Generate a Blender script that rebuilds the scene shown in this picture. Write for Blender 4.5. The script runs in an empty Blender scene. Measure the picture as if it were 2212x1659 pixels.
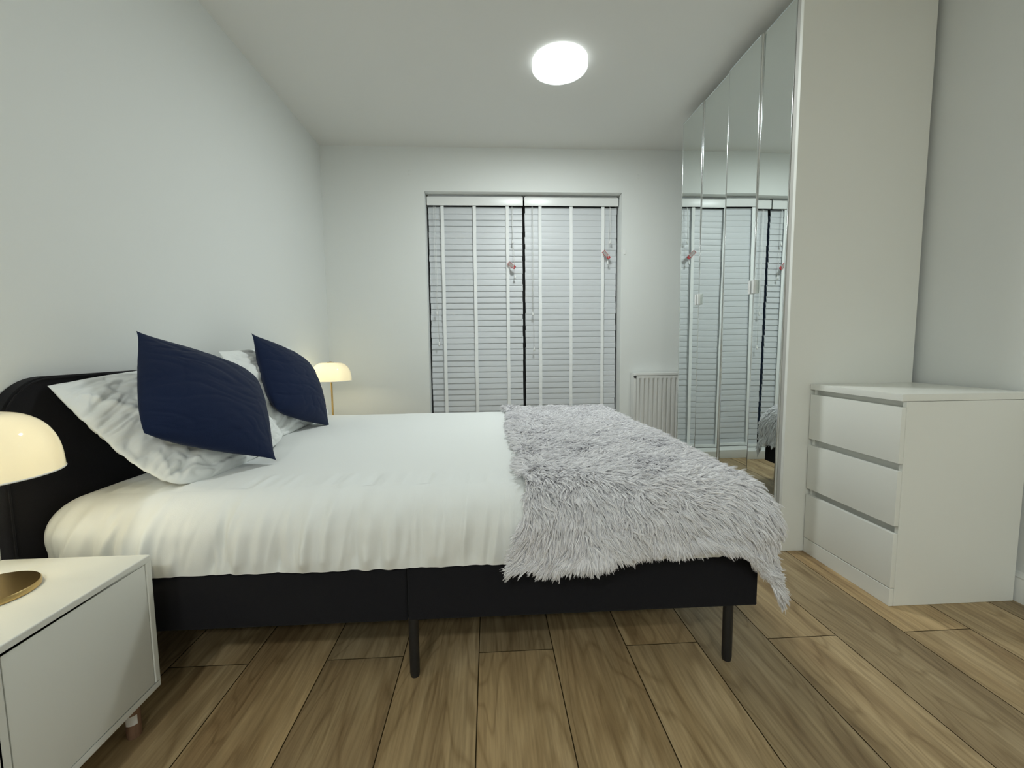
import bpy, bmesh, math, random
import numpy as np
from mathutils import Vector, Matrix, noise

C = bpy.context.scene.collection
S = bpy.context.scene
PI = math.pi

# ------------------------------------------------------------------ camera, light, exposure
EYE = Vector((0.0, 0.0, 0.96))
FPX = 920.0
ROT = [[0.9984537905551448, -0.054542917555291434, -0.010728386207610446],
       [-0.015388322513590187, -0.08574773577768893, -0.9961980352014441],
       [0.05341561247688449, 0.9948227962574825, -0.0864544758249275]]
cam_data = bpy.data.cameras.new('camera')
cam_data.sensor_width = 36.0
cam_data.lens = FPX / 2212.0 * 36.0
cam_data.clip_start = 0.02
cam = bpy.data.objects.new('camera', cam_data)
C.objects.link(cam)
r, d, f = (Vector(v) for v in ROT)
cam.matrix_world = Matrix(((r.x, -d.x, -f.x, EYE.x), (r.y, -d.y, -f.y, EYE.y), (r.z, -d.z, -f.z, EYE.z), (0, 0, 0, 1)))
S.camera = cam

S.view_settings.view_transform = 'Standard'
S.view_settings.look = 'None'
S.view_settings.gamma = 1.0
S.view_settings.use_curve_mapping = False
S.view_settings.exposure = 0.25
S.cycles.use_denoising = True
S.cycles.max_bounces = 8
S.cycles.diffuse_bounces = 5
S.cycles.sample_clamp_indirect = 6.0

world = bpy.data.worlds.new('night')
S.world = world
world.use_nodes = True
world.node_tree.nodes['Background'].inputs['Color'].default_value = (0.02, 0.03, 0.05, 1)
world.node_tree.nodes['Background'].inputs['Strength'].default_value = 0.3

L_CEIL = 92.0           # diffuser radiance of the visible ceiling light
L_CEIL_REAR = 98.0      # of the fitting and the added fill light behind the photographer
COOL = (0.93, 1.0, 0.985)
W_LAMP = 5.8
WARM = (1.0, 0.87, 0.56)

# room
XL, XR, YB, YF, ZC = -1.27, 1.955, 3.48, -3.0, 2.514

# ------------------------------------------------------------------ helpers
def new_bm():
    return bmesh.new()

def box(bm, x0, x1, y0, y1, z0, z1):
    vs = [bm.verts.new((x, y, z)) for x in (x0, x1) for y in (y0, y1) for z in (z0, z1)]
    q = [(0, 1, 3, 2), (4, 6, 7, 5), (0, 4, 5, 1), (2, 3, 7, 6), (0, 2, 6, 4), (1, 5, 7, 3)]
    fs = [bm.faces.new([vs[i] for i in a]) for a in q]
    return vs, fs

def bevel_all(bm, w, seg=2):
    bmesh.ops.bevel(bm, geom=list(bm.edges), offset=w, segments=seg, affect='EDGES', profile=0.7, clamp_overlap=True)

def lathe(bm, prof, c=(0, 0, 0), n=48, close=False):
    rings = []
    for (rr, z) in prof:
        if rr < 1e-6:
            rings.append([bm.verts.new((c[0], c[1], c[2] + z))])
        else:
            rings.append([bm.verts.new((c[0] + rr * math.cos(2 * PI * k / n), c[1] + rr * math.sin(2 * PI * k / n), c[2] + z)) for k in range(n)])
    pairs = list(zip(rings[:-1], rings[1:]))
    if close:
        pairs.append((rings[-1], rings[0]))
    for a, b in pairs:
        for k in range(n):
            k2 = (k + 1) % n
            if len(a) == 1 and len(b) == 1:
                continue
            if len(a) == 1:
                bm.faces.new((a[0], b[k], b[k2]))
            elif len(b) == 1:
                bm.faces.new((a[k], b[0], a[k2]))
            else:
                bm.faces.new((a[k], b[k], b[k2], a[k2]))

def tube(bm, pts, rad, n=8, caps=True):
    pts = [Vector(p) for p in pts]
    rads = rad if isinstance(rad, (list, tuple)) else [rad] * len(pts)
    rings = []
    for i, p in enumerate(pts):
        t = (pts[min(i + 1, len(pts) - 1)] - pts[max(i - 1, 0)]).normalized()
        u = t.orthogonal().normalized() if abs(t.z) < 0.9 else Vector((1, 0, 0))
        u = (u - t * u.dot(t)).normalized()
        v = t.cross(u)
        rings.append([bm.verts.new(p + (u * math.cos(2 * PI * k / n) + v * math.sin(2 * PI * k / n)) * rads[i]) for k in range(n)])
    for a, b in zip(rings[:-1], rings[1:]):
        for k in range(n):
            bm.faces.new((a[k], a[(k + 1) % n], b[(k + 1) % n], b[k]))
    if caps:
        bm.faces.new(rings[0][::-1])
        bm.faces.new(rings[-1])

def obj(name, bm, m, parent=None, smooth=False, auto=None, loc=None):
    bmesh.ops.recalc_face_normals(bm, faces=list(bm.faces))
    me = bpy.data.meshes.new(name)
    bm.to_mesh(me)
    bm.free()
    me.materials.append(m)
    if smooth or auto:
        me.polygons.foreach_set('use_smooth', [True] * len(me.polygons))
    if auto:
        me.set_sharp_from_angle(angle=math.radians(auto))
    o = bpy.data.objects.new(name, me)
    C.objects.link(o)
    if parent:
        o.parent = parent
    return o

def tag(o, label, cat, group=None):
    o['label'] = label
    o['category'] = cat
    if group:
        o['group'] = group
    return o

def struct(o):
    o['kind'] = 'structure'
    return o

def thing(name, label, cat, loc=(0, 0, 0), group=None):
    o = bpy.data.objects.new(name, None)
    o.empty_display_size = 0.05
    o.location = loc
    C.objects.link(o)
    return tag(o, label, cat, group)

def copy_tree(o, parent=None):
    c = o.copy()
    C.objects.link(c)
    if parent:
        c.parent = parent
    for ch in [k for k in bpy.data.objects if k.parent == o]:
        copy_tree(ch, c)
    return c

# ------------------------------------------------------------------ materials
def mat(name, color, rough=0.5, metal=0.0, **kw):
    m = bpy.data.materials.new(name)
    m.use_nodes = True
    b = m.node_tree.nodes['Principled BSDF']
    b.inputs['Base Color'].default_value = (*color, 1)
    b.inputs['Roughness'].default_value = rough
    b.inputs['Metallic'].default_value = metal
    for k, v in kw.items():
        b.inputs[k.replace('_', ' ')].default_value = v
    return m

def nodes(m):
    return m.node_tree.nodes, m.node_tree.links, m.node_tree.nodes['Principled BSDF']

def add_noise_bump(m, scale, strength, dist=0.001, detail=4, stretch=None, colvar=None):
    n, l, b = nodes(m)
    tc = n.new('ShaderNodeTexCoord')
    mp = n.new('ShaderNodeMapping')
    if stretch:
        mp.inputs['Scale'].default_value = stretch
    nz = n.new('ShaderNodeTexNoise')
    nz.inputs['Scale'].default_value = scale
    nz.inputs['Detail'].default_value = detail
    bp = n.new('ShaderNodeBump')
    bp.inputs['Strength'].default_value = strength
    bp.inputs['Distance'].default_value = dist
    l.new(tc.outputs['Object'], mp.inputs['Vector'])
    l.new(mp.outputs['Vector'], nz.inputs['Vector'])
    l.new(nz.outputs['Fac'], bp.inputs['Height'])
    l.new(bp.outputs['Normal'], b.inputs['Normal'])
    if colvar:
        c0, c1 = colvar
        rp = n.new('ShaderNodeValToRGB')
        rp.color_ramp.elements[0].position = 0.3
        rp.color_ramp.elements[1].position = 0.7
        rp.color_ramp.elements[0].color = (*c0, 1)
        rp.color_ramp.elements[1].color = (*c1, 1)
        l.new(nz.outputs['Fac'], rp.inputs['Fac'])
        l.new(rp.outputs['Color'], b.inputs['Base Color'])
    return m

M = {}
M['wall'] = add_noise_bump(mat('wall_paint', (0.78, 0.80, 0.785), 0.85), 90, 0.25, 0.0006)
M['ceiling'] = add_noise_bump(mat('ceiling_paint', (0.80, 0.80, 0.775), 0.9), 120, 0.2, 0.0005)
M['trim'] = add_noise_bump(mat('trim_gloss', (0.78, 0.79, 0.77), 0.35), 40, 0.05)
M['white_foil'] = add_noise_bump(mat('white_foil', (0.85, 0.855, 0.81), 0.32), 60, 0.03)
M['lacquer'] = add_noise_bump(mat('white_lacquer', (0.70, 0.71, 0.67), 0.38), 60, 0.04)
M['strip'] = mat('grey_edge_strip', (0.50, 0.49, 0.46), 0.5)
M['gap'] = mat('dark_gap', (0.06, 0.06, 0.06), 0.8)
M['mirror'] = mat('mirror_glass', (0.80, 0.85, 0.835), 0.012, 1.0)
M['alu'] = mat('polished_edge', (0.72, 0.75, 0.76), 0.14, 1.0)
M['brass'] = add_noise_bump(mat('brass', (0.78, 0.52, 0.20), 0.22, 1.0), 30, 0.03)
M['brass_base'] = add_noise_bump(mat('brushed_brass', (0.52, 0.37, 0.16), 0.30, 1.0), 200, 0.12, 0.0004, 3, (1, 12, 1))
M['black_metal'] = mat('black_metal', (0.012, 0.012, 0.013), 0.45)
M['slat'] = add_noise_bump(mat('blind_slat', (0.63, 0.655, 0.68), 0.42), 30, 0.05)
M['tape'] = add_noise_bump(mat('ladder_tape', (0.88, 0.90, 0.90), 0.8), 900, 0.3, 0.0004)
M['cord'] = mat('cord', (0.82, 0.83, 0.82), 0.7)
M['plastic'] = mat('white_plastic', (0.82, 0.83, 0.82), 0.3)
M['red'] = mat('red_plastic', (0.55, 0.05, 0.06), 0.4)
M['tag_grey'] = mat('printed_tag', (0.42, 0.38, 0.37), 0.35)
M['radiator'] = add_noise_bump(mat('radiator_enamel', (0.76, 0.765, 0.75), 0.35), 30, 0.03)
M['glass'] = mat('window_glass', (0.9, 0.95, 0.95), 0.02, 0.0, Transmission_Weight=1.0, IOR=1.45)
M['leg_wood'] = add_noise_bump(mat('leg_wood', (0.42, 0.24, 0.15), 0.5), 8, 0.1, 0.001, 4, (8, 8, 0.7), ((0.17, 0.095, 0.06), (0.27, 0.155, 0.10)))
M['sticker'] = mat('paper_sticker', (0.75, 0.73, 0.70), 0.7)
M['spot'] = mat('filler_spot', (0.42, 0.43, 0.42), 0.9)

def fabric(name, col, rough, scale, strength, sheen=0.0, var=None):
    m = mat(name, col, rough)
    n, l, b = nodes(m)
    b.inputs['Sheen Weight'].default_value = sheen
    b.inputs['Sheen Roughness'].default_value = 0.5
    b.inputs['Specular IOR Level'].default_value = 0.15
    tc = n.new('ShaderNodeTexCoord')
    nz = n.new('ShaderNodeTexNoise'); nz.inputs['Scale'].default_value = scale; nz.inputs['Detail'].default_value = 3
    nb = n.new('ShaderNodeTexNoise'); nb.inputs['Scale'].default_value = 14; nb.inputs['Detail'].default_value = 5
    mx = n.new('ShaderNodeMath'); mx.operation = 'MULTIPLY_ADD'
    mx.inputs[1].default_value = 3.0
    bp = n.new('ShaderNodeBump'); bp.inputs['Strength'].default_value = strength; bp.inputs['Distance'].default_value = 0.001
    l.new(tc.outputs['Object'], nz.inputs['Vector']); l.new(tc.outputs['Object'], nb.inputs['Vector'])
    l.new(nb.outputs['Fac'], mx.inputs[0]); l.new(nz.outputs['Fac'], mx.inputs[2])
    l.new(mx.outputs['Value'], bp.inputs['Height']); l.new(bp.outputs['Normal'], b.inputs['Normal'])
    if var:
        rp = n.new('ShaderNodeMixRGB')
        rp.inputs['Color1'].default_value = (*col, 1); rp.inputs['Color2'].default_value = (*var, 1)
        l.new(nz.outputs['Fac'], rp.inputs['Fac']); l.new(rp.outputs['Color'], b.inputs['Base Color'])
    return m

M['sheet'] = fabric('white_sheet', (0.82, 0.84, 0.83), 0.9, 700, 0.35)
M['pillowcase'] = fabric('white_pillowcase', (0.82, 0.84, 0.83), 0.9, 700, 0.35)
M['navy'] = fabric('navy_velvet', (0.004, 0.010, 0.036), 0.8, 500, 0.5, 0.07, (0.007, 0.016, 0.052))
M['charcoal'] = fabric('charcoal_cloth', (0.006, 0.006, 0.008), 0.95, 900, 0.8, 0.04, (0.016, 0.016, 0.019))
M['throw'] = fabric('throw_backing', (0.55, 0.545, 0.56), 1.0, 200, 0.6)

m = mat('shag_pile', (0.66, 0.655, 0.68), 0.75)
n, l, b = nodes(m)
b.inputs['Specular IOR Level'].default_value = 0.2
hi = n.new('ShaderNodeHairInfo')
rp = n.new('ShaderNodeValToRGB')
rp.color_ramp.elements[0].color = (0.72, 0.71, 0.735, 1)
rp.color_ramp.elements[1].color = (0.95, 0.94, 0.955, 1)
l.new(hi.outputs['Random'], rp.inputs['Fac'])
l.new(rp.outputs['Color'], b.inputs['Base Color'])
M['fur'] = m

def emit(name, col, s):
    m = bpy.data.materials.new(name)
    m.use_nodes = True
    n = m.node_tree.nodes; n.clear()
    e = n.new('ShaderNodeEmission'); o = n.new('ShaderNodeOutputMaterial')
    e.inputs['Color'].default_value = (*col, 1); e.inputs['Strength'].default_value = s
    m.node_tree.links.new(e.outputs[0], o.inputs['Surface'])
    return m
M['diffuser'] = emit('ceiling_diffuser', COOL, L_CEIL)
M['diffuser_rear'] = emit('ceiling_diffuser_rear', COOL, L_CEIL_REAR)
M['rim_glow'] = mat('light_rim', (0.85, 0.87, 0.88), 0.4, Emission_Color=(*COOL, 1), Emission_Strength=0.9)

# opal lamp glass: scattering white glass with a gloss coat, lit from inside by the bulb
m = bpy.data.materials.new('opal_glass')
m.use_nodes = True
n = m.node_tree.nodes; l = m.node_tree.links; n.clear()
tr = n.new('ShaderNodeBsdfTranslucent'); tr.inputs['Color'].default_value = (0.76, 0.74, 0.62, 1)
df = n.new('ShaderNodeBsdfDiffuse'); df.inputs['Color'].default_value = (0.80, 0.77, 0.68, 1)
gl = n.new('ShaderNodeBsdfGlossy'); gl.inputs['Roughness'].default_value = 0.03
fr = n.new('ShaderNodeFresnel'); fr.inputs['IOR'].default_value = 1.45
m1 = n.new('ShaderNodeMixShader'); m1.inputs[0].default_value = 0.5
m2 = n.new('ShaderNodeMixShader')
ou = n.new('ShaderNodeOutputMaterial')
l.new(tr.outputs[0], m1.inputs[1]); l.new(df.outputs[0], m1.inputs[2])
l.new(fr.outputs[0], m2.inputs[0]); l.new(m1.outputs[0], m2.inputs[1]); l.new(gl.outputs[0], m2.inputs[2])
l.new(m2.outputs[0], ou.inputs['Surface'])
M['opal'] = m
M['bulb'] = emit('bulb_glow', WARM, 12.0)

# oak-look floor planks
m = mat('oak_plank', (0.4, 0.3, 0.2), 0.42)
n, l, b = nodes(m)
b.inputs['Specular IOR Level'].default_value = 0.35
tc = n.new('ShaderNodeTexCoord')
at = n.new('ShaderNodeAttribute'); at.attribute_name = 'plank'
sepa = n.new('ShaderNodeSeparateXYZ'); l.new(at.outputs['Vector'], sepa.inputs[0])
off = n.new('ShaderNodeVectorMath'); off.operation = 'MULTIPLY_ADD'
off.inputs[1].default_value = (37.0, 53.0, 11.0)
l.new(at.outputs['Vector'], off.inputs[0]); l.new(tc.outputs['Object'], off.inputs[2])
def mapping(scale):
    mp = n.new('ShaderNodeMapping'); mp.inputs['Scale'].default_value = scale
    l.new(off.outputs['Vector'], mp.inputs['Vector'])
    return mp
def noise_node(vec, scale, detail, rough=0.5, dist=0.0):
    t = n.new('ShaderNodeTexNoise'); t.inputs['Scale'].default_value = scale; t.inputs['Detail'].default_value = detail
    t.inputs['Roughness'].default_value = rough; t.inputs['Distortion'].default_value = dist
    l.new(vec, t.inputs['Vector']); return t
# cathedral grain: rings of a slowly warped field
big = noise_node(mapping((1.0, 0.20, 1.0)).outputs[0], 4.6, 2, 0.45, 0.6)
mul = n.new('ShaderNodeMath'); mul.operation = 'MULTIPLY'; mul.inputs[1].default_value = 26.0
l.new(big.outputs['Fac'], mul.inputs[0])
frc = n.new('ShaderNodeMath'); frc.operation = 'PINGPONG'; frc.inputs[1].default_value = 1.0
l.new(mul.outputs[0], frc.inputs[0])
fine = noise_node(mapping((1.0, 0.045, 1.0)).outputs[0], 95, 5, 0.65)
streak = noise_node(mapping((1.0, 0.12, 1.0)).outputs[0], 9, 4, 0.55, 0.8)
blotch = noise_node(mapping((1.0, 0.45, 1.0)).outputs[0], 3.0, 3, 0.5)
rp = n.new('ShaderNodeValToRGB')
e = rp.color_ramp.elements
e[0].position = 0.30; e[0].color = (0.31, 0.215, 0.112, 1)
e[1].position = 0.72; e[1].color = (0.60, 0.47, 0.285, 1)
k = e.new(0.5); k.color = (0.45, 0.335, 0.185, 1)
l.new(streak.outputs['Fac'], rp.inputs['Fac'])
def mixc(kind, fac, a, bcol):
    x = n.new('ShaderNodeMixRGB'); x.blend_type = kind
    if isinstance(fac, float): x.inputs['Fac'].default_value = fac
    else: l.new(fac, x.inputs['Fac'])
    l.new(a, x.inputs['Color1'])
    if isinstance(bcol, tuple): x.inputs['Color2'].default_value = bcol
    else: l.new(bcol, x.inputs['Color2'])
    return x.outputs['Color']
def ramp(fac, p0, c0, p1, c1):
    t = n.new('ShaderNodeValToRGB'); q = t.color_ramp.elements
    q[0].position = p0; q[0].color = (*c0, 1); q[1].position = p1; q[1].color = (*c1, 1)
    l.new(fac, t.inputs['Fac']); return t.outputs['Color']
ring = ramp(frc.outputs[0], 0.0, (0.66, 0.62, 0.56), 0.35, (1, 1, 1))
c1 = mixc('MULTIPLY', 0.68, rp.outputs['Color'], ring)
c2 = mixc('MULTIPLY', 0.75, c1, ramp(fine.outputs['Fac'], 0.32, (0.62, 0.60, 0.56), 0.62, (1.08, 1.08, 1.08)))
c3 = mixc('MULTIPLY', 0.8, c2, ramp(blotch.outputs['Fac'], 0.3, (0.82, 0.80, 0.78), 0.7, (1.12, 1.10, 1.08)))
c4 = mixc('MULTIPLY', 1.0, c3, ramp(sepa.outputs['Z'], 0.0, (0.80, 0.81, 0.83), 1.0, (1.14, 1.09, 1.02)))
l.new(c4, b.inputs['Base Color'])
bp = n.new('ShaderNodeBump'); bp.inputs['Strength'].default_value = 0.25; bp.inputs['Distance'].default_value = 0.0008
l.new(fine.outputs['Fac'], bp.inputs['Height']); l.new(bp.outputs['Normal'], b.inputs['Normal'])
M['oak'] = m
M['grout'] = mat('plank_joint', (0.05, 0.035, 0.018), 1.0, Specular_IOR_Level=0.0)

# ------------------------------------------------------------------ room shell
def build_floor():
    random.seed(5)
    w, x_ref, length, y_ref, gap = 0.2352, -0.045, 1.2, 1.27, 0.0012
    bm = new_bm()
    lay = bm.verts.layers.float_vector.new('plank')
    k = math.floor((XL - x_ref) / w) - 1
    while x_ref + k * w < XR + 0.1:
        xa, xb = x_ref + k * w, x_ref + (k + 1) * w
        ph = y_ref if k % 2 == 0 else y_ref + 0.5 * length
        j = math.floor((YF - ph) / length) - 1
        while ph + j * length < YB + 0.3:
            ya, yb = ph + j * length, ph + (j + 1) * length
            x0, x1 = max(xa, XL - 0.05) + gap, min(xb, XR + 0.05) - gap
            y0, y1 = max(ya, YF - 0.05) + gap, min(yb, YB + 0.25) - gap
            if x1 > x0 + 0.004 and y1 > y0 + 0.004:
                rid = (random.random(), random.random(), random.random())
                h = 0.0003
                top = [bm.verts.new(p) for p in ((x0 + h, y0 + h, 0), (x1 - h, y0 + h, 0), (x1 - h, y1 - h, 0), (x0 + h, y1 - h, 0))]
                bot = [bm.verts.new(p) for p in ((x0, y0, -0.0022), (x1, y0, -0.0022), (x1, y1, -0.0022), (x0, y1, -0.0022))]
                for v in top + bot:
                    v[lay] = rid
                bm.faces.new(top)
                for i in range(4):
                    bm.faces.new((top[i], bot[i], bot[(i + 1) % 4], top[(i + 1) % 4])).material_index = 1
            j += 1
        k += 1
    vs = [bm.verts.new(p) for p in ((XL - 0.06, YF - 0.06, -0.002), (XR + 0.06, YF - 0.06, -0.002), (XR + 0.06, YB + 0.3, -0.002), (XL - 0.06, YB + 0.3, -0.002))]
    g = bm.faces.new(vs); g.material_index = 1
    o = obj('floor', bm, M['oak'])
    o.data.materials.append(M['grout'])
    return struct(o)
build_floor()

def wall(name, *b):
    bm = new_bm(); box(bm, *b); return struct(obj(name, bm, M['wall']))
wall('wall_left', XL - 0.1, XL, YF - 0.1, YB + 0.35, -0.01, ZC + 0.05)
wall('wall_right', XR, XR + 0.1, YF - 0.1, YB + 0.35, -0.01, ZC + 0.05)
wall('wall_front', XL - 0.1, XR + 0.1, YF - 0.1, YF, -0.01, ZC + 0.05)
bm = new_bm(); box(bm, XL - 0.1, XR + 0.1, YF - 0.1, YB + 0.35, ZC, ZC + 0.1); struct(obj('ceiling', bm, M['ceiling']))
OX0, OX1, OZ, WT = -0.484, 1.086, 2.182, 0.30
bm = new_bm()
box(bm, XL, OX0, YB, YB + WT, 0, ZC); box(bm, OX1, XR, YB, YB + WT, 0, ZC); box(bm, OX0, OX1, YB, YB + WT, OZ, ZC)
wb = struct(obj('wall_back', bm, M['wall']))
for (x, z) in ((-0.596, 2.33), (-0.597, 2.302), (1.214, 2.318), (1.215, 2.292)):
    bm = new_bm()
    prof = [(0.0, -0.0012), (0.0052, -0.001), (0.0058, 0.001)]
    lathe(bm, prof, n=16)
    bmesh.ops.rotate(bm, verts=bm.verts, cent=(0, 0, 0), matrix=Matrix.Rotation(PI / 2, 3, 'X'))
    bmesh.ops.translate(bm, verts=bm.verts, vec=(x, YB, z))
    obj('filler_spot', bm, M['spot'], wb)
bm = new_bm(); box(bm, 1.106, 1.122, YB - 0.006, YB + 0.001, 1.70, 1.74); bevel_all(bm, 0.002)
obj('cord_hook', bm, M['plastic'], wb)

def skirting(name, p0, p1, inward):
    prof = [(0, 0), (0.017, 0), (0.017, 0.078), (0.013, 0.088), (0.014, 0.094), (0.008, 0.106), (0, 0.111)]
    bm = new_bm()
    A = [bm.verts.new((p0[0] + inward[0] * t, p0[1] + inward[1] * t, z)) for t, z in prof]
    B = [bm.verts.new((p1[0] + inward[0] * t, p1[1] + inward[1] * t, z)) for t, z in prof]
    for i in range(len(prof) - 1):
        bm.faces.new((A[i], B[i], B[i + 1], A[i + 1]))
    bm.faces.new(A); bm.faces.new(B[::-1])
    return struct(obj(name, bm, M['trim'], auto=30))
skirting('baseboard_right', (XR, YF), (XR, YB), (-1, 0))
skirting('baseboard_left', (XL, YF), (XL, YB), (1, 0))
skirting('baseboard_back', (XL, YB), (OX0 - 0.01, YB), (0, -1))
skirting('baseboard_far', (OX1 + 0.01, YB), (XR, YB), (0, -1))

# glazed doors behind the blinds, with their raised sill
wf = bpy.data.objects.new('window_1', None); C.objects.link(wf); wf.location = (0.3, YB + 0.2, 0); struct(wf)
bm = new_bm()
for a in ((OX0, OX0 + 0.07), (0.3 - 0.05, 0.3 + 0.05), (OX1 - 0.07, OX1)):
    box(bm, a[0] - 0.3, a[1] - 0.3, 0.0, 0.06, 0.09, OZ)
for a in ((0.09, 0.2), (OZ - 0.08, OZ)):
    box(bm, OX0 + 0.07 - 0.3, -0.05, 0.0, 0.06, a[0], a[1]); box(bm, 0.05, OX1 - 0.07 - 0.3, 0.0, 0.06, a[0], a[1])
obj('window_frame', bm, M['gap'], wf)
for x0, x1 in ((OX0 + 0.07, 0.25), (0.35, OX1 - 0.07)):
    bm = new_bm(); box(bm, x0 - 0.3, x1 - 0.3, 0.025, 0.031, 0.2, OZ - 0.08); obj('pane', bm, M['glass'], wf)
bm = new_bm(); box(bm, OX0 - 0.004, OX1 + 0.004, YB - 0.055, YB + 0.26, 0.0, 0.07); bevel_all(bm, 0.004)
struct(obj('trim_1', bm, M['trim'], auto=30))

# ------------------------------------------------------------------ blinds
YV = 3.545
def tassel(bm, x, y, z):
    lathe(bm, [(0.0, 0.026), (0.003, 0.025), (0.0035, 0.014), (0.0075, 0.003), (0.0078, -0.008), (0.004, -0.011), (0, -0.011)], (x, y, z), 12)

def make_blind(x0, x1, tapes, cords, label, seed, tilt):
    rnd = random.Random(seed)
    t = thing('venetian_blind', label, 'blind', ((x0 + x1) / 2, YV, OZ), 'white slatted blinds over the glazed doors')
    ox, oy, oz = t.location
    def add(name, bm, m, **k):
        bmesh.ops.translate(bm, verts=bm.verts, vec=(-ox, -oy, -oz)); return obj(name, bm, m, t, **k)
    bm = new_bm(); box(bm, x0 + 0.008, x1 - 0.008, YV + 0.014, YV + 0.06, OZ - 0.055, OZ - 0.002); add('headrail', bm, M['slat'])
    bm = new_bm(); box(bm, x0, x1, YV, YV + 0.011, 2.098, 2.166); bevel_all(bm, 0.003)
    add('valance', bm, M['plastic'], auto=30)
    # slats: slightly curved closed louvres overlapping downwards
    zt, zb, pitch, wdt = 2.088, 0.08, 0.0475, 0.057
    ns = int((zt - zb) / pitch)
    bm = new_bm()
    sx0, sx1 = x0 + 0.006, x1 - 0.006
    for i in range(ns):
        zc = zt - 0.02 - i * pitch
        a = math.radians(tilt + rnd.uniform(-0.6, 0.6) - 3.0 * i / ns)
        dx = rnd.uniform(-0.0022, 0.0022)
        yc = YV + 0.034 + 0.0008 * rnd.uniform(-1, 1)
        rows = []
        for s in (-1, -0.5, 0, 0.5, 1):
            u = s * wdt / 2; c = 0.0018 * (1 - s * s)
            # top edge leans back, bottom edge forward
            yy = yc + u * math.cos(a) - c * math.sin(a)
            zz = zc + u * math.sin(a) + c * math.cos(a) * 0.3
            rows.append((yy, zz))
        th = 0.0026
        front = [[bm.verts.new((xx, y_, z_)) for (y_, z_) in rows] for xx in (sx0 + dx, sx1 + dx)]
        back = [[bm.verts.new((xx, y_ + th * math.sin(a), z_)) for (y_, z_) in rows] for xx in (sx0 + dx, sx1 + dx)]
        for j in range(4):
            bm.faces.new((front[0][j], front[1][j], front[1][j + 1], front[0][j + 1]))
            bm.faces.new((back[0][j], back[0][j + 1], back[1][j + 1], back[1][j]))
        for e_ in (0, 1):
            bm.faces.new([front[e_][j] for j in range(5)] + [back[e_][j] for j in range(4, -1, -1)])
        bm.faces.new((front[0][0], back[0][0], back[1][0], front[1][0]))
        bm.faces.new((front[0][4], front[1][4], back[1][4], back[0][4]))
    add('slats', bm, M['slat'], auto=40)
    bm = new_bm(); box(bm, sx0, sx1, YV + 0.012, YV + 0.06, 0.076, 0.099); bevel_all(bm, 0.004); add('bottom_rail', bm, M['plastic'], auto=30)
    for xt in tapes:
        bm = new_bm()
        zz = [2.098] + [2.068 - 0.02 - i * pitch * 2 for i in range(int((2.05 - 0.14) / (pitch * 2)))] + [0.104, 0.075]
        pv = None
        for i, z in enumerate(zz):
            y = YV + 0.0125 + 0.0012 * math.sin(i * 2.1 + xt * 9)
            xo = 0.0008 * math.sin(i * 1.3 + xt * 5)
            if i >= len(zz) - 1: y = YV + 0.010
            cur = [bm.verts.new((xt - 0.0128 + xo, y, z)), bm.verts.new((xt + 0.0128 + xo, y, z)), bm.verts.new((xt + 0.0128 + xo, y + 0.0012, z)), bm.verts.new((xt - 0.0128 + xo, y + 0.0012, z))]
            if pv:
                for j in range(4):
                    bm.faces.new((pv[j], pv[(j + 1) % 4], cur[(j + 1) % 4], cur[j]))
            else:
                bm.faces.new(cur)
            pv = cur
        bm.faces.new(pv[::-1])
        add('ladder_tape', bm, M['tape'])
    for (xa, xb, zend, sway) in cords:
        bm = new_bm()
        tube(bm, [(xa, YV + 0.014, 2.10), (xa, YV + 0.002, 2.085), ((xa + xb) / 2 + sway, YV - 0.004, (2.09 + zend) / 2), (xb, YV - 0.006, zend + 0.02)], 0.0014, 6)
        cd = add('cord', bm, M['cord'], smooth=True)
        bm = new_bm(); tassel(bm, xb, YV - 0.006, zend)
        bmesh.ops.translate(bm, verts=bm.verts, vec=(-ox, -oy, -oz))
        obj('tassel', bm, M['plastic'], cd, smooth=True)
    return t
make_blind(-0.476, 0.294, (-0.356, -0.099, 0.167), ((-0.425, -0.416, 1.238, 0), (-0.413, -0.405, 0.984, 0.001), (0.204, 0.208, 1.806, 0), (0.210, 0.224, 1.528, -0.004)),
           'left white slatted blind, hung beside the corner lamp, with its cord tag in mid height', 3, 82)
make_blind(0.306, 1.078, (0.434, 0.69, 0.954), ((0.367, 0.368, 1.225, 0), (0.374, 0.377, 0.937, 0.001), (1.012, 1.010, 1.808, 0), (1.008, 0.992, 1.639, -0.004)),
           'right white slatted blind, next to the radiator, with its cord tag higher up', 8, 86)

def make_tag(x, z, ang, yaw, label, redend):
    t = thing('cord_tag', label, 'tag', (x, YV - 0.016, z))
    bm = new_bm(); box(bm, -0.033, 0.024, -0.0012, 0.0012, -0.0125, 0.0125); bevel_all(bm, 0.001, 1)
    a = obj('tag_plate', bm, M['tag_grey'], t)
    bm = new_bm()
    for b_ in ((-0.036, -0.033, -0.0145, 0.0145), (-0.033, 0.024, 0.0125, 0.0145), (-0.033, 0.024, -0.0145, -0.0125)):
        box(bm, b_[0], b_[1], -0.002, 0.002, b_[2], b_[3])
    obj('red_border', bm, M['red'], t)
    bm = new_bm(); box(bm, 0.02, 0.02 + redend, -0.006, 0.006, -0.012, 0.014); bevel_all(bm, 0.004)
    obj('clip', bm, M['red'], t, auto=40)
    bm = new_bm()
    tube(bm, [(0.012, -0.005, 0.024), (0.02, -0.009, 0.006), (0.032, -0.008, -0.004), (0.03, 0.006, -0.014), (0.016, 0.004, -0.006), (0.026, -0.008, 0.012), (0.02, -0.004, -0.02)], 0.0017, 6)
    obj('cord_wrap', bm, M['cord'], t, smooth=True)
    t.rotation_euler = (0, ang, yaw)
    return t
make_tag(0.196, 1.622, math.radians(38), math.radians(-25), 'small grey and red cord tag tied on the left blind, the lower of the two', 0.018)
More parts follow.
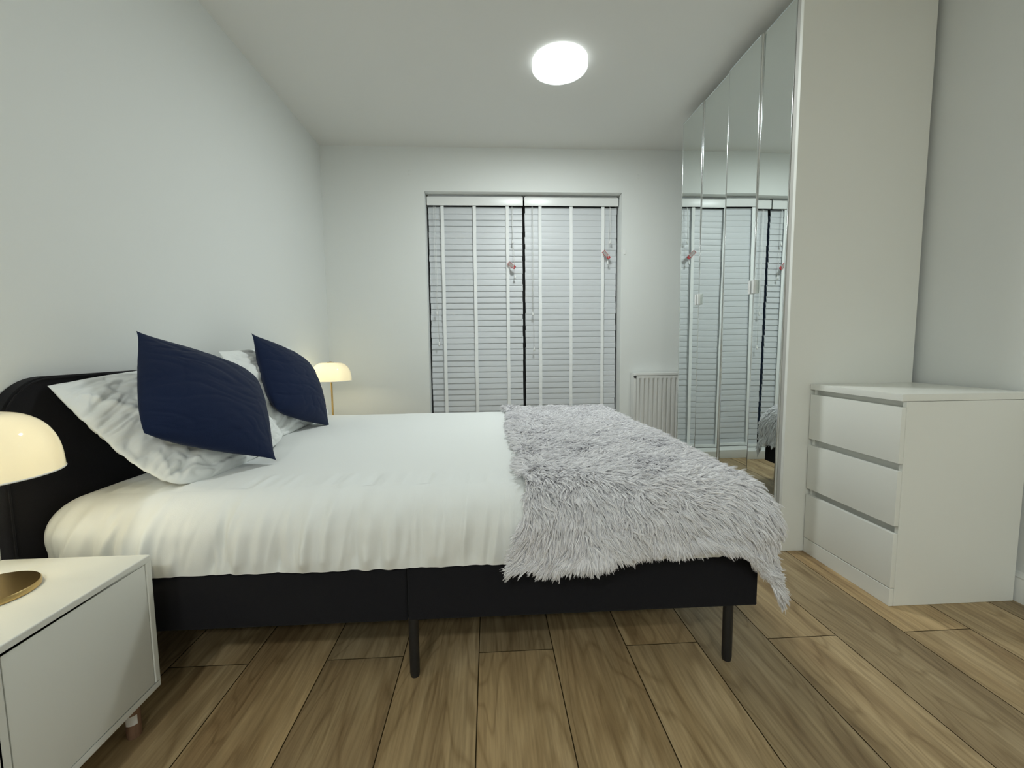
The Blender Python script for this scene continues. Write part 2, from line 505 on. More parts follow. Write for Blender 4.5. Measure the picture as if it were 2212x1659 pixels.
make_tag(0.974, 1.708, math.radians(46), math.radians(8), 'small grey and red cord tag tied on the right blind, the higher of the two', 0.024)

# ------------------------------------------------------------------ radiator
def build_radiator():
    x0, x1, yf, yb, z0, z1 = 1.170, 1.77, 3.395, 3.455, 0.14, 0.738
    t = thing('radiator', 'white ribbed panel radiator on the wall between blinds and mirrored wardrobe', 'radiator', (x0, YB, z0))
    def add(name, bm, m, **k):
        bmesh.ops.translate(bm, verts=bm.verts, vec=(-x0, -YB, -z0)); return obj(name, bm, m, t, **k)
    bm = new_bm()
    prof = [(x0 + 0.028, yf + 0.002)]
    x = x0 + 0.034
    while x + 0.036 < x1 - 0.02:
        prof += [(x, yf), (x + 0.017, yf), (x + 0.022, yf + 0.013), (x + 0.031, yf + 0.013), (x + 0.036, yf)]
        x += 0.037
    prof += [(x1 - 0.02, yf)]
    zs = [(z0 + 0.012, 0.0), (z0 + 0.045, 0.0), (z0 + 0.06, 1.0), (z1 - 0.058, 1.0), (z1 - 0.043, 0.0), (z1 - 0.022, 0.0)]
    rows = [[bm.verts.new((px, yf + (py - yf) * k, z)) for px, py in prof] for z, k in zs]
    for a, b_ in zip(rows[:-1], rows[1:]):
        for i in range(len(prof) - 1):
            bm.faces.new((a[i], a[i + 1], b_[i + 1], b_[i]))
    add('ribbed_panel', bm, M['radiator'], auto=50)
    for a, b_ in ((x0 + 0.004, x0 + 0.026), (x1 - 0.02, x1)):
        bm = new_bm(); box(bm, a, b_, yf - 0.002, yb + 0.015, z0, z1 - 0.002); bevel_all(bm, 0.003)
        add('side_cover', bm, M['radiator'], auto=30)
    bm = new_bm(); box(bm, x0 + 0.022, x1 - 0.018, yf - 0.003, yb + 0.015, z1 - 0.02, z1); bevel_all(bm, 0.003)
    add('top_grille', bm, M['radiator'], auto=30)
    bm = new_bm(); box(bm, x0 + 0.03, x1 - 0.03, yf + 0.02, yf + 0.045, z0 + 0.02, z1 - 0.03); add('rear_panel', bm, M['radiator'])
    bm = new_bm(); lathe(bm, [(0, 0.006), (0.007, 0.006), (0.0075, 0), (0.011, 0), (0.012, -0.004)], n=16)
    bmesh.ops.rotate(bm, verts=bm.verts, cent=(0, 0, 0), matrix=Matrix.Rotation(PI / 2, 3, 'X'))
    bmesh.ops.translate(bm, verts=bm.verts, vec=(x0 + 0.015, yf - 0.003, z1 - 0.03))
    add('bleed_plug', bm, M['gap'])
    for a in (x0 + 0.1, x1 - 0.14):
        bm = new_bm(); box(bm, a, a + 0.04, yb - 0.02, YB + 0.001, z0 + 0.1, z1 - 0.1); add('wall_bracket', bm, M['radiator'])
    for a in (x0 + 0.05, x1 - 0.05):
        bm = new_bm(); tube(bm, [(a, yb - 0.02, z0 + 0.03), (a, yb - 0.02, 0.0)], 0.0075, 10); add('pipe', bm, M['radiator'], smooth=True)
build_radiator()

# ------------------------------------------------------------------ wardrobe
WX, WXB, WY0, WY1, WZ = 1.336, 1.928, 1.836, 2.962, 2.457
def build_wardrobe():
    t = thing('wardrobe', 'tall white wardrobe with four mirrored doors and plain white end panel', 'wardrobe', (WX, WY0, 0))
    def add(name, bm, m, p=None, **k):
        bmesh.ops.translate(bm, verts=bm.verts, vec=(-WX, -WY0, 0)); return obj(name, bm, m, p or t, **k)
    bm = new_bm(); box(bm, WX, WXB, WY0, WY0 + 0.018, 0.0, WZ); bevel_all(bm, 0.0012, 1); add('end_panel', bm, M['white_foil'])
    bm = new_bm(); box(bm, WX + 0.004, WX + 0.02, WY0 + 0.0195, WY0 + 0.043, 0.0, WZ - 0.001); bevel_all(bm, 0.001, 1); add('filler_strip', bm, M['strip'])['label'] = 'narrow grey strip beside the last mirror'
    bm = new_bm()
    xs = WX + 0.023
    box(bm, xs, WXB - 0.002, WY0 + 0.019, WY0 + 0.037, 0.0, WZ - 0.004)
    box(bm, xs, WXB - 0.002, WY1 - 0.018, WY1, 0.0, WZ - 0.004)
    box(bm, xs, WXB - 0.002, 2.381, 2.399, 0.06, WZ - 0.03)
    box(bm, xs, WXB - 0.002, WY0 + 0.037, WY1 - 0.018, WZ - 0.022, WZ - 0.004)
    box(bm, xs, WXB - 0.002, WY0 + 0.037, WY1 - 0.018, 0.06, 0.078)
    box(bm, WXB - 0.008, WXB - 0.003, WY0 + 0.037, WY1 - 0.018, 0.078, WZ - 0.022)
    add('carcass', bm, M['white_foil'])
    bm = new_bm(); box(bm, WX + 0.03, WX + 0.046, WY0 + 0.043, WY1, 0.0, 0.06); add('plinth', bm, M['white_foil'])
    seams = [1.8815, 2.107, 2.390, 2.671, 2.944]
    tilts = [0.30, -0.22, 0.22, -0.10]
    for i in range(4):
        a, b_ = seams[i], seams[i + 1]
        g0 = 0.0025 if i != 2 else 0.005
        g1 = 0.0025 if i != 1 else 0.005
        a += g0; b_ -= g1
        bm = new_bm(); box(bm, WX + 0.004, WX + 0.021, a, b_, 0.068, WZ - 0.012); bevel_all(bm, 0.0008, 1)
        dr = add('door', bm, M['white_foil'])
        bm = new_bm(); box(bm, WX, WX + 0.0038, a + 0.004, b_ - 0.004, 0.073, WZ - 0.016)
        mir = add('mirror_pane', bm, M['mirror'], dr); mir['label'] = 'tall silvered mirror pane'
        bm = new_bm()
        for (y0, y1) in ((a, a + 0.0038), (b_ - 0.0038, b_)):
            tube(bm, [(WX + 0.001, (y0 + y1) / 2, 0.068), (WX + 0.001, (y0 + y1) / 2, WZ - 0.012)], 0.0026, 10)
        for (z0, z1) in ((0.068, 0.0725), (WZ - 0.0165, WZ - 0.012)):
            box(bm, WX - 0.0012, WX + 0.0038, a, b_, z0, z1)
        add('metal_edge', bm, M['alu'], dr, auto=40)
        hy = {0: b_ - 0.012, 1: a + 0.012, 2: b_ - 0.012, 3: a + 0.012}[i]
        bm = new_bm(); box(bm, WX - 0.016, WX + 0.001, hy - 0.002, hy + 0.002, 1.214, 1.282); box(bm, WX - 0.016, WX - 0.0135, hy - 0.007, hy + 0.007, 1.214, 1.282)
        bevel_all(bm, 0.0008, 1)
        h = add('handle', bm, M['plastic'], dr); h['label'] = 'small white flat pull tab'
        # each door hangs very slightly out of true, about its own vertical middle
        piv = Vector((0.01, (a + b_) / 2 - WY0, 1.25))
        dr.matrix_local = Matrix.Translation(piv) @ Matrix.Rotation(math.radians(tilts[i]), 4, 'Y') @ Matrix.Translation(-piv)
build_wardrobe()

# ------------------------------------------------------------------ chest of drawers
def build_dresser():
    X0, X1, Y0, Y1 = 1.446, 1.932, 1.405, 1.832
    t = thing('chest_of_drawers', 'white chest of three handleless drawers standing against the wardrobe end panel', 'chest of drawers', (X0, Y0, 0))
    def add(name, bm, m, p=None, **k):
        bmesh.ops.translate(bm, verts=bm.verts, vec=(-X0, -Y0, 0)); return obj(name, bm, m, p or t, **k)
    for y0, y1 in ((Y0, Y0 + 0.016), (Y1 - 0.016, Y1)):
        bm = new_bm(); box(bm, X0 + 0.0175, X1, y0, y1, 0.0, 0.754); bevel_all(bm, 0.0012, 1); add('side_panel', bm, M['white_foil'])
    bm = new_bm(); box(bm, X0 - 0.001, X1, Y0 - 0.001, Y1 + 0.001, 0.7555, 0.780); bevel_all(bm, 0.0014, 2); add('top', bm, M['white_foil'], auto=30)
    bm = new_bm(); box(bm, X0, X0 + 0.0165, Y0 + 0.0005, Y1 - 0.0005, 0.0, 0.0665); bevel_all(bm, 0.001, 1); add('plinth', bm, M['white_foil'])
    bm = new_bm(); box(bm, X0 + 0.035, X0 + 0.045, Y0 + 0.016, Y1 - 0.016, 0.02, 0.754); box(bm, X1 - 0.006, X1 - 0.001, Y0 + 0.016, Y1 - 0.016, 0.01, 0.754)
    box(bm, X0 + 0.045, X1 - 0.006, Y0 + 0.016, Y1 - 0.016, 0.04, 0.046)
    add('carcass', bm, M['white_foil'])
    for z0, z1 in ((0.532, 0.733), (0.302, 0.503), (0.0700, 0.273)):
        bm = new_bm(); box(bm, X0, X0 + 0.0165, Y0 + 0.0005, Y1 - 0.0005, z0, z1); bevel_all(bm, 0.0013, 2)
        dr = add('drawer', bm, M['white_foil'], auto=30)
        bm = new_bm(); box(bm, X0 + 0.0168, X0 + 0.034, Y0 + 0.02, Y1 - 0.02, z0 + 0.01, z1 - 0.025); add('drawer_box', bm, M['white_foil'], dr)
build_dresser()

# ------------------------------------------------------------------ nightstands
def make_nightstand(loc, label, d=0.35):
    t = thing('nightstand', label, 'bedside cabinet', loc, None)
    h0, h1 = 0.10, 0.45
    w = 0.175
    bm = new_bm()
    # carcass ring open to the front (+x)
    for b_ in ((-w, w, -w, w, h1 - 0.0165, h1), (-w, w, -w, w, h0, h0 + 0.0165), (-w, w, -w, -w + 0.0165, h0 + 0.0165, h1 - 0.0165), (-w, w, w - 0.0165, w, h0 + 0.0165, h1 - 0.0165), (-w, -w + 0.01, -w + 0.0165, w - 0.0165, h0 + 0.0165, h1 - 0.0165)):
        box(bm, *b_)
    bmesh.ops.remove_doubles(bm, verts=bm.verts, dist=1e-5)
    cb = obj('cabinet_body', bm, M['lacquer'], t)
    bv = cb.modifiers.new('bevel', 'BEVEL'); bv.width = 0.0025; bv.segments = 2; bv.limit_method = 'ANGLE'; bv.angle_limit = math.radians(50)
    bm = new_bm(); box(bm, w - 0.0175, w - 0.0012, -w + 0.0185, w - 0.0185, h0 + 0.0185, h1 - 0.0185); bevel_all(bm, 0.0015, 2)
    obj('door', bm, M['lacquer'], t, auto=30)
    for sx in (-1, 1):
        for sy in (-1, 1):
            bm = new_bm()
            cx_, cy_ = sx * (w - 0.042), sy * (w - 0.042)
            tube(bm, [(cx_, cy_, h0), (cx_, cy_, 0.004), (cx_, cy_, 0.0)], [0.0165, 0.0150, 0.0135], 24)
            lg = obj('leg', bm, M['leg_wood'], t, auto=40); lg['label'] = 'round wooden leg'
            if sx == 1 and sy == 1:
                bm = new_bm()
                pv = None
                for k in range(5):
                    a = math.radians(-108 + k * 22)
                    rr = 0.01635
                    cur = [bm.verts.new((cx_ + rr * math.cos(a), cy_ + rr * math.sin(a), z)) for z in (0.038, 0.062)]
                    if pv: bm.faces.new((pv[0], cur[0], cur[1], pv[1]))
                    pv = cur
                st = obj('sticker', bm, M['sticker'], lg, smooth=True); st['label'] = 'small white paper sticker'
    return t
NS1 = (-0.859 - 0.175, 1.08 - 0.175, 0)
make_nightstand(NS1, 'white bedside cabinet on round wooden legs in the near left corner, under the close lamp')
make_nightstand((-1.07, 3.03, 0), 'white bedside cabinet on the far side of the bed, carrying the far lamp')

# ------------------------------------------------------------------ table lamps
def make_lamp(x, y, zb, stem, label, R=0.136, hd=0.128):
    t = thing('table_lamp', label, 'lamp', (x, y, zb), 'brass and opal glass mushroom lamps')
    bm = new_bm(); lathe(bm, [(0, 0), (0.079, 0), (0.081, 0.002), (0.081, 0.011), (0.079, 0.0135), (0, 0.0135)], n=72); obj('base', bm, M['brass_base'], t, auto=40)['label'] = 'round brushed brass foot'
    bm = new_bm(); lathe(bm, [(0.0063, 0.0135), (0.0063, stem + hd - 0.004)], n=20); obj('stem', bm, M['brass'], t, smooth=True)['label'] = 'thin brass stem'
    # dome
    prof = [(R, 0.0), (R * 0.992, hd * 0.16), (R * 0.972, hd * 0.34), (R * 0.93, hd * 0.52), (R * 0.85, hd * 0.70), (R * 0.74, hd * 0.84), (R * 0.60, hd * 0.94), (R * 0.45, hd * 0.99), (R * 0.3, hd), (0.008, hd)]
    # smooth it
    fine = []
    for i in range(len(prof) - 1):
        p0 = prof[max(i - 1, 0)]; p1 = prof[i]; p2 = prof[i + 1]; p3 = prof[min(i + 2, len(prof) - 1)]
        for k in range(4):
            s = k / 4
            fine.append(tuple(0.5 * ((2 * p1[j]) + (-p0[j] + p2[j]) * s + (2 * p0[j] - 5 * p1[j] + 4 * p2[j] - p3[j]) * s * s + (-p0[j] + 3 * p1[j] - 3 * p2[j] + p3[j]) * s ** 3) for j in (0, 1)))
    fine.append(prof[-1])
    bm = new_bm(); lathe(bm, [(a, b_ + stem) for a, b_ in fine], n=96)
    sh = obj('lamp_shade', bm, M['opal'], t, smooth=True); sh['label'] = 'glowing cream opal glass dome shade'
    bm = new_bm(); lathe(bm, [(R - 0.0015, 0.0), (R, -0.0015), (R + 0.0012, 0.0), (R, 0.0018)], (0, 0, stem), 96, close=True)
    obj('shade_rim', bm, M['plastic'], sh, smooth=True)
    bm = new_bm(); lathe(bm, [(0.026, 0.0005), (0.026, 0.003), (0.008, 0.004), (0.008, 0.006), (0, 0.007)], (0, 0, stem + hd), 32); obj('finial', bm, M['brass_base'], t, auto=40)
    bm = new_bm()
    bmesh.ops.create_uvsphere(bm, u_segments=20, v_segments=12, radius=0.017)
    bmesh.ops.translate(bm, verts=bm.verts, vec=(-0.034, 0.0, stem + 0.055)); obj('bulb', bm, M['bulb'], t, smooth=True)
    bm = new_bm(); tube(bm, [(-0.034, 0, stem + 0.075), (-0.034, 0, stem + 0.098), (0, 0, stem + 0.1)], 0.009, 12); obj('bulb_socket', bm, M['brass'], t, smooth=True)
    ld = bpy.data.lights.new('bulb_light', 'POINT'); ld.energy = W_LAMP; ld.color = WARM; ld.shadow_soft_size = 0.019
    lo = bpy.data.objects.new('bulb_light', ld); C.objects.link(lo); lo.parent = t; lo.location = (-0.034, 0, stem + 0.055)
    return t
make_lamp(-1.063, 0.912, 0.45, 0.256, 'glowing cream dome lamp on the near bedside cabinet, cut off by the left frame edge')
make_lamp(-1.108, 3.05, 0.45, 0.288, 'glowing cream dome lamp with brass stem in the far corner beyond the bed')

# ------------------------------------------------------------------ ceiling lights and one added fill light
def ceiling_light(x, y, label, dm):
    t = thing('ceiling_light', label, 'ceiling light', (x, y, ZC), 'round flush ceiling lights')
    R = 0.152
    bm = new_bm(); lathe(bm, [(0, 0), (R - 0.008, 0), (R, -0.003), (R, -0.034), (R - 0.003, -0.038), (R - 0.011, -0.038), (R - 0.012, -0.034), (0, -0.034)], n=96)
    obj('housing', bm, M['rim_glow'], t, auto=40)
    bm = new_bm(); lathe(bm, [(R - 0.0125, -0.0345), (R - 0.014, -0.0395), (R * 0.6, -0.043), (0, -0.044)], n=96)
    obj('diffuser', bm, dm, t, smooth=True)['label'] = 'bright white glowing disc'
    return t
ceiling_light(0.412, 2.452, 'bright round flush light on the ceiling above the bed', M['diffuser'])
ceiling_light(-0.70, -1.2, 'round flush ceiling light behind the view, on the bed side', M['diffuser_rear'])
ceiling_light(0.45, -2.1, 'unseen round fill light added behind the view, on the wardrobe side', M['diffuser_rear'])  # added fill, no known fitting here: lifts the right wall and ambient light

# ------------------------------------------------------------------ bed
BX0, BX1, BY0, BY1 = -1.236, 0.792, 1.173, 2.757
T = 0.553
def build_bed():
    t = thing('bed_frame', 'low charcoal fabric double bed frame with padded headboard and black metal legs', 'bed', ((BX0 + BX1) / 2, (BY0 + BY1) / 2, 0))
    ox, oy, oz = t.location
    def add(name, bm, m, p=None, **k):
        bmesh.ops.translate(bm, verts=bm.verts, vec=(-ox, -oy, -oz)); return obj(name, bm, m, p or t, **k)
    def rail(name, x0, x1, y0, y1):
        bm = new_bm(); box(bm, x0, x1, y0, y1, 0.180, 0.338)
        bevel_all(bm, 0.011, 4)
        return add(name, bm, M['charcoal'], auto=60)
    s = rail('side_rail', BX0, -0.2435, BY0, BY0 + 0.04); s['label'] = 'head half of the near side rail'
    s = rail('side_rail', -0.2425, BX1, BY0, BY0 + 0.04); s['label'] = 'foot half of the near side rail'
    rail('side_rail', BX0, BX1, BY1 - 0.04, BY1)
    rail('foot_rail', BX1 - 0.04, BX1 - 0.0005, BY0 + 0.03, BY1 - 0.03)
    # headboard outline (y,z) rounded top corners
    y0, y1, zt, rc = 1.128, 2.802, 0.892, 0.135
    pts = [(y0, 0.17)]
    for k in range(13):
        a = PI - k * PI / 2 / 12
        pts.append((y0 + rc + rc * math.cos(a), zt - rc + rc * math.sin(a)))
    for k in range(13):
        a = PI / 2 - k * PI / 2 / 12
        pts.append((y1 - rc + rc * math.cos(a), zt - rc + rc * math.sin(a)))
    pts.append((y1, 0.17))
    bm = new_bm()
    xa, xb = XL + 0.004, -1.238
    A = [bm.verts.new((xa, y, z)) for y, z in pts]; Bv = [bm.verts.new((xb, y, z)) for y, z in pts]
    N = len(pts)
    for i in range(N):
        bm.faces.new((A[i], A[(i + 1) % N], Bv[(i + 1) % N], Bv[i]))
    f1 = bm.faces.new(A); f2 = bm.faces.new(Bv[::-1])
    bmesh.ops.bevel(bm, geom=list(f2.edges), offset=0.014, segments=4, affect='EDGES', profile=0.6)
    hb = add('headboard', bm, M['charcoal'], auto=50)
    # seam piping along the headboard face edge
    bm = new_bm()
    ins = []
    cyc, czc = (y0 + y1) / 2, 0.5
    for (y, z) in pts:
        ny = 1 if y < cyc else -1
        ins.append((xb + 0.0065, y + ny * 0.004, z - (0.004 if z > 0.6 else 0)))
    tube(bm, ins, 0.0022, 6)
    add('piping', bm, M['charcoal'], hb, smooth=True)
    bm = new_bm(); box(bm, BX0 + 0.01, BX1 - 0.042, BY0 + 0.042, BY1 - 0.042, 0.305, 0.336)
    add('slat_base', bm, M['charcoal'])
    def leg(x, y, tilt=0):
        bm = new_bm()
        tube(bm, [(x, y, 0.19), (x + tilt, y, 0.012), (x + tilt, y, 0.0)], [0.0145, 0.0145, 0.0125], 20)
        lg = add('leg', bm, M['black_metal'], auto=40)
        return lg
    for y in (BY0 + 0.018, BY1 - 0.018):
        leg(-0.231, y); leg(0.713, y); leg(BX0 + 0.03, y)
    leg(-0.231, (BY0 + BY1) / 2)
build_bed()

def round_box_point(a, b, xe, y0, y1, top, r):
    """a: cloth length past the foot edge plane, b: signed length past the near/far edge"""
    h = math.hypot(a, b)
    if h < 1e-9:
        return 0.0, 0.0, 0.0
    if h < r * PI / 2:
        H = r * math.sin(h / r); V = r * (1 - math.cos(h / r))
    else:
        H = r; V = r + (h - r * PI / 2)
    return H * a / h, H * b / h, V

def grid_mesh(name, P, m, parent=None, closed=False):
    nu, nv = P.shape[:2]
    me = bpy.data.meshes.new(name)
    idx = np.arange(nu * nv).reshape(nu, nv)
    q = np.stack([idx[:-1, :-1], idx[1:, :-1], idx[1:, 1:], idx[:-1, 1:]], -1).reshape(-1, 4)
    me.from_pydata(P.reshape(-1, 3).tolist(), [], q.tolist())
    me.materials.append(m)
    me.polygons.foreach_set('use_smooth', [True] * len(me.polygons))
    me.update()
    o = bpy.data.objects.new(name, me)
    C.objects.link(o)
    if parent: o.parent = parent
    return o

def build_mattress():
    rnd = random.Random(11)
    x0, x1, y0, y1, r, zb = -1.236, 0.782, 1.166, 2.762, 0.10, 0.342
    # ridges gathered down the side: (x at bottom, slant, height reach, width, amplitude)
    ridges = []
    for i in range(150):
        x = rnd.uniform(x0, x1)
        hd = max(0.0, (-0.5 - x) / 0.7)
        wd = rnd.uniform(0.006, 0.018)
        ridges.append((x, rnd.uniform(-0.02, 0.22) + 0.5 * hd * rnd.random(), rnd.uniform(0.06, 0.30), wd, (0.3 + 0.7 * rnd.random()) * rnd.choice((-1, 1, 1)) * wd * 0.95))
    rx = np.array([q[0] for q in ridges]); rs = np.array([q[1] for q in ridges]); rh = np.array([q[2] for q in ridges]); rw = np.array([q[3] for q in ridges]); ra = np.array([q[4] for q in ridges])
    nb = 46
    # path parameter along the cross section: near side up, across the top, far side down
    Ls = (T - r - zb) + r * PI / 2
    vs = list(np.linspace(-Ls, 0, nb)) + list(np.linspace(0, (y1 - r) - (y0 + r), 70))[1:] + [((y1 - r) - (y0 + r)) + s for s in np.linspace(0, Ls, 24)[1:]]
    us = list(-np.linspace(Ls, 0, 26)) + list(np.linspace(0, (x1 - r) - (x0 + r), 560))[1:] + [((x1 - r) - (x0 + r)) + s for s in np.linspace(0, Ls, 20)[1:]]
    Lx, Ly = (x1 - r) - (x0 + r), (y1 - r) - (y0 + r)
    P = np.zeros((len(us), len(vs), 3))
    for i, u in enumerate(us):
        a = u if u < 0 else (u - Lx if u > Lx else 0.0)
        bx = min(max(u, 0), Lx) + x0 + r
        for j, v in enumerate(vs):
            b_ = v if v < 0 else (v - Ly if v > Ly else 0.0)
            by = min(max(v, 0), Ly) + y0 + r
            dx, dy, V = round_box_point(a, b_, 0, 0, 0, 0, r)
            x, y, z = bx + dx, by + dy, T - V
            z = max(z, zb)
            drop = max(0.0, (T - z))
            # folds
            g = 0.0
            if drop > 0.0 or by < y0 + r + 0.12:
                rise = z - zb
                if dy <= 0.0 and v < 0.12:
                    w = np.exp(-((x - rx - rs * rise) / rw) ** 2) * np.clip(1.15 - rise / rh, 0, 1) ** 0.8
                    g = float((ra * w).sum()) * (0.35 + 0.65 * min(1.0, rise / 0.035))
                g += 0.0035 * noise.noise(Vector((x * 9, y * 6, z * 3))) + 0.002 * noise.noise(Vector((x * 32, y * 12, z * 7)))
            bulge = 0.012 * math.sin(PI * min(1.0, max(0.0, drop / (T - zb)))) if drop > 0 else 0
            if drop > 0:
                h = math.hypot(dx, dy) or 1
                x += (g + bulge) * dx / h; y += (g + bulge) * dy / h
            else:
                z += g
            z += 0.004 * noise.noise(Vector((x * 2.1, y * 2.1, 4.0))) + 0.0012 * noise.noise(Vector((x * 9, y * 9, 1.0)))
            if drop <= 0:
                # crown and slow sag toward the head
                z += 0.004 * math.sin(PI * (by - y0) / (y1 - y0))
            P[i, j] = (x, y, z)
    o = grid_mesh('mattress', P, M['sheet'])
    tag(o, 'thick mattress in a white fitted sheet, side gathered in upright folds', 'mattress')
    return o
build_mattress()

# ------------------------------------------------------------------ pillows and cushions
def pose(c, a, b, g):
    U = Vector((0, 1, 0)); V = Vector((math.sin(b) * -1, 0, math.cos(b))); N = Vector((math.cos(b), 0, math.sin(b)))
    U2 = math.cos(g) * U + math.sin(g) * V
    V2 = math.cos(g) * V - math.sin(g) * U
    R = Matrix.Rotation(a, 3, 'Z')
    U2, V2, N = R @ U2, R @ V2, R @ N
    return Matrix(((U2.x, V2.x, N.x, c[0]), (U2.y, V2.y, N.y, c[1]), (U2.z, V2.z, N.z, c[2]), (0, 0, 0, 1)))

def pillow(name, w, h, th, mt, mat_, seed, pinch=0.06, wr=1.0, n=130, corners=(0, 0, 0, 0), puff=0.62):
    # corners: shrink (+) or ear (-) at bottom left, bottom right, top right, top left
    rnd = random.Random(seed)
    s = np.linspace(-1, 1, n)
    # denser sampling near the rim
    s = np.sign(s) * (1 - (1 - np.abs(s)) ** 1.25)
    verts, faces = [], []
    so = rnd.uniform(0, 50)
    # creases fanning from the corners
    cre = []
    for cx_, cy_ in ((-1, -1), (1, -1), (1, 1), (-1, 1)):
        for k in range(5):
            ang = math.atan2(-cy_, -cx_) + rnd.uniform(-0.6, 0.6)
            cre.append((cx_, cy_, ang, rnd.uniform(0.45, 1.0), rnd.uniform(0.015, 0.035), rnd.uniform(-1, 1)))
    idx = {}
    for side in (1, -1):
        for i, u in enumerate(s):
            for j, v in enumerate(s):
                edge = i in (0, n - 1) or j in (0, n - 1)
                if edge and (i, j, 0) in idx:
                    idx[(i, j, side)] = idx[(i, j, 0)]
                    continue
                x = u * w / 2 * (1 - pinch * (1 - v * v) * abs(u) ** 2)
                y = v * h / 2 * (1 - pinch * 1.2 * (1 - u * u) * abs(v) ** 2)
                ck = corners[(0 if u < 0 else 1) if v < 0 else (3 if u < 0 else 2)]
                cc = (abs(u) * abs(v)) ** (3 if ck > 0 else 10)
                x *= 1 - ck * cc; y *= 1 - ck * cc
                t = (max(0, 1 - abs(u) ** 2.3) ** puff) * (max(0, 1 - abs(v) ** 2.3) ** puff)
                z = side * th / 2 * t
                fade = min(1.0, t * 3)
                g = 0.0
                for (cx_, cy_, ang, ln, wd, am) in cre:
                    dx, dy = u - cx_, v - cy_
                    al = dx * math.cos(ang) + dy * math.sin(ang)
                    if 0 < al < ln * 1.6:
                        ac = -dx * math.sin(ang) + dy * math.cos(ang)
                        ww = wd * (1 + 1.6 * al)
                        g += am * math.exp(-(ac / ww) ** 2) * math.sin(PI * min(1, al / (ln * 1.6))) * 0.008
                q = Vector((x * 5 + so, y * 5, side * 2.0))
                g += 0.009 * noise.noise(q) + 0.0022 * noise.noise(Vector((x * 34, y * 30 + so, 9.0)))
                wx = x + 0.05 * noise.noise(Vector((x * 6, y * 6, so))); wy = y + 0.05 * noise.noise(Vector((x * 6 + 9, y * 6, so)))
                g -= 0.010 * max(0.0, 0.25 - abs(noise.noise(Vector((wx * 5 + so, wy * 17, side * 5.0))))) / 0.25
                g -= 0.005 * max(0.0, 0.2 - abs(noise.noise(Vector((wx * 15 + so, wy * 30, side * 7.0))))) / 0.2
                z += side * g * wr * fade
                # wavy rim
                rim = (1 - fade) * 0.004 * wr
                z += rim * noise.noise(Vector((x * 14 + so, y * 14, 3.0)))
                verts.append((x, y, z))
                idx[(i, j, side)] = len(verts) - 1
                if edge: idx[(i, j, 0)] = len(verts) - 1
        for i in range(n - 1):
            for j in range(n - 1):
                q = [idx[(i, j, side)], idx[(i + 1, j, side)], idx[(i + 1, j + 1, side)], idx[(i, j + 1, side)]]
                faces.append(q if side == 1 else q[::-1])
    me = bpy.data.meshes.new(name)
    me.from_pydata(verts, [], faces); me.materials.append(mat_)
    me.polygons.foreach_set('use_smooth', [True] * len(me.polygons)); me.update()
    o = bpy.data.objects.new(name, me); C.objects.link(o)
    o.matrix_world = mt
    return o

def toward_eye(c, k):
    return tuple(EYE + (Vector(c) / 1.0 - EYE) * k)
# fitted in eye units (eye height 0.96)
p = pillow('pillow', 0.70 * 0.925, 0.50 * 0.925, 0.165, pose(toward_eye((-1.133, 1.6885, 0.703), 0.925), -0.1064, 0.78, 0.0746), M['pillowcase'], 2, -0.02, 1.2, corners=(0.15, 0.11, 0.02, 0.02))
tag(p, 'near white pillow, crumpled, leaning on the headboard behind the bigger navy cushion', 'pillow', 'white pillows')
p = pillow('pillow', 0.70 * 0.94, 0.48 * 0.94, 0.16, pose(toward_eye((-1.1291, 2.3903, 0.7512), 0.94), -0.018, 0.4804, 0.0344), M['pillowcase'], 7, 0.0, 1.2, corners=(0.05, 0.02, 0.0, 0.0))
tag(p, 'far white pillow, standing against the headboard behind the smaller looking navy cushion', 'pillow', 'white pillows')
p = pillow('cushion', 0.46 * 0.875, 0.46 * 0.875, 0.17, pose(toward_eye((-1.0758, 1.6915, 0.7735), 0.875), -0.2363, 0.6364, -0.4909), M['navy'], 4, -0.02, 0.22, corners=(0.05, -0.04, 0.10, -0.04))
tag(p, 'near navy blue square cushion, tipped on its corner over the crumpled white pillow', 'cushion', 'navy cushions')
p = pillow('cushion', 0.46 * 0.89, 0.46 * 0.89, 0.17, pose(toward_eye((-1.1074, 2.466, 0.7699), 0.89), -0.0728, 0.4563, -0.3764), M['navy'], 9, -0.02, 0.22, corners=(0.10, -0.04, 0.10, -0.04))
tag(p, 'far navy blue square cushion, the one nearer the far corner lamp', 'cushion', 'navy cushions')

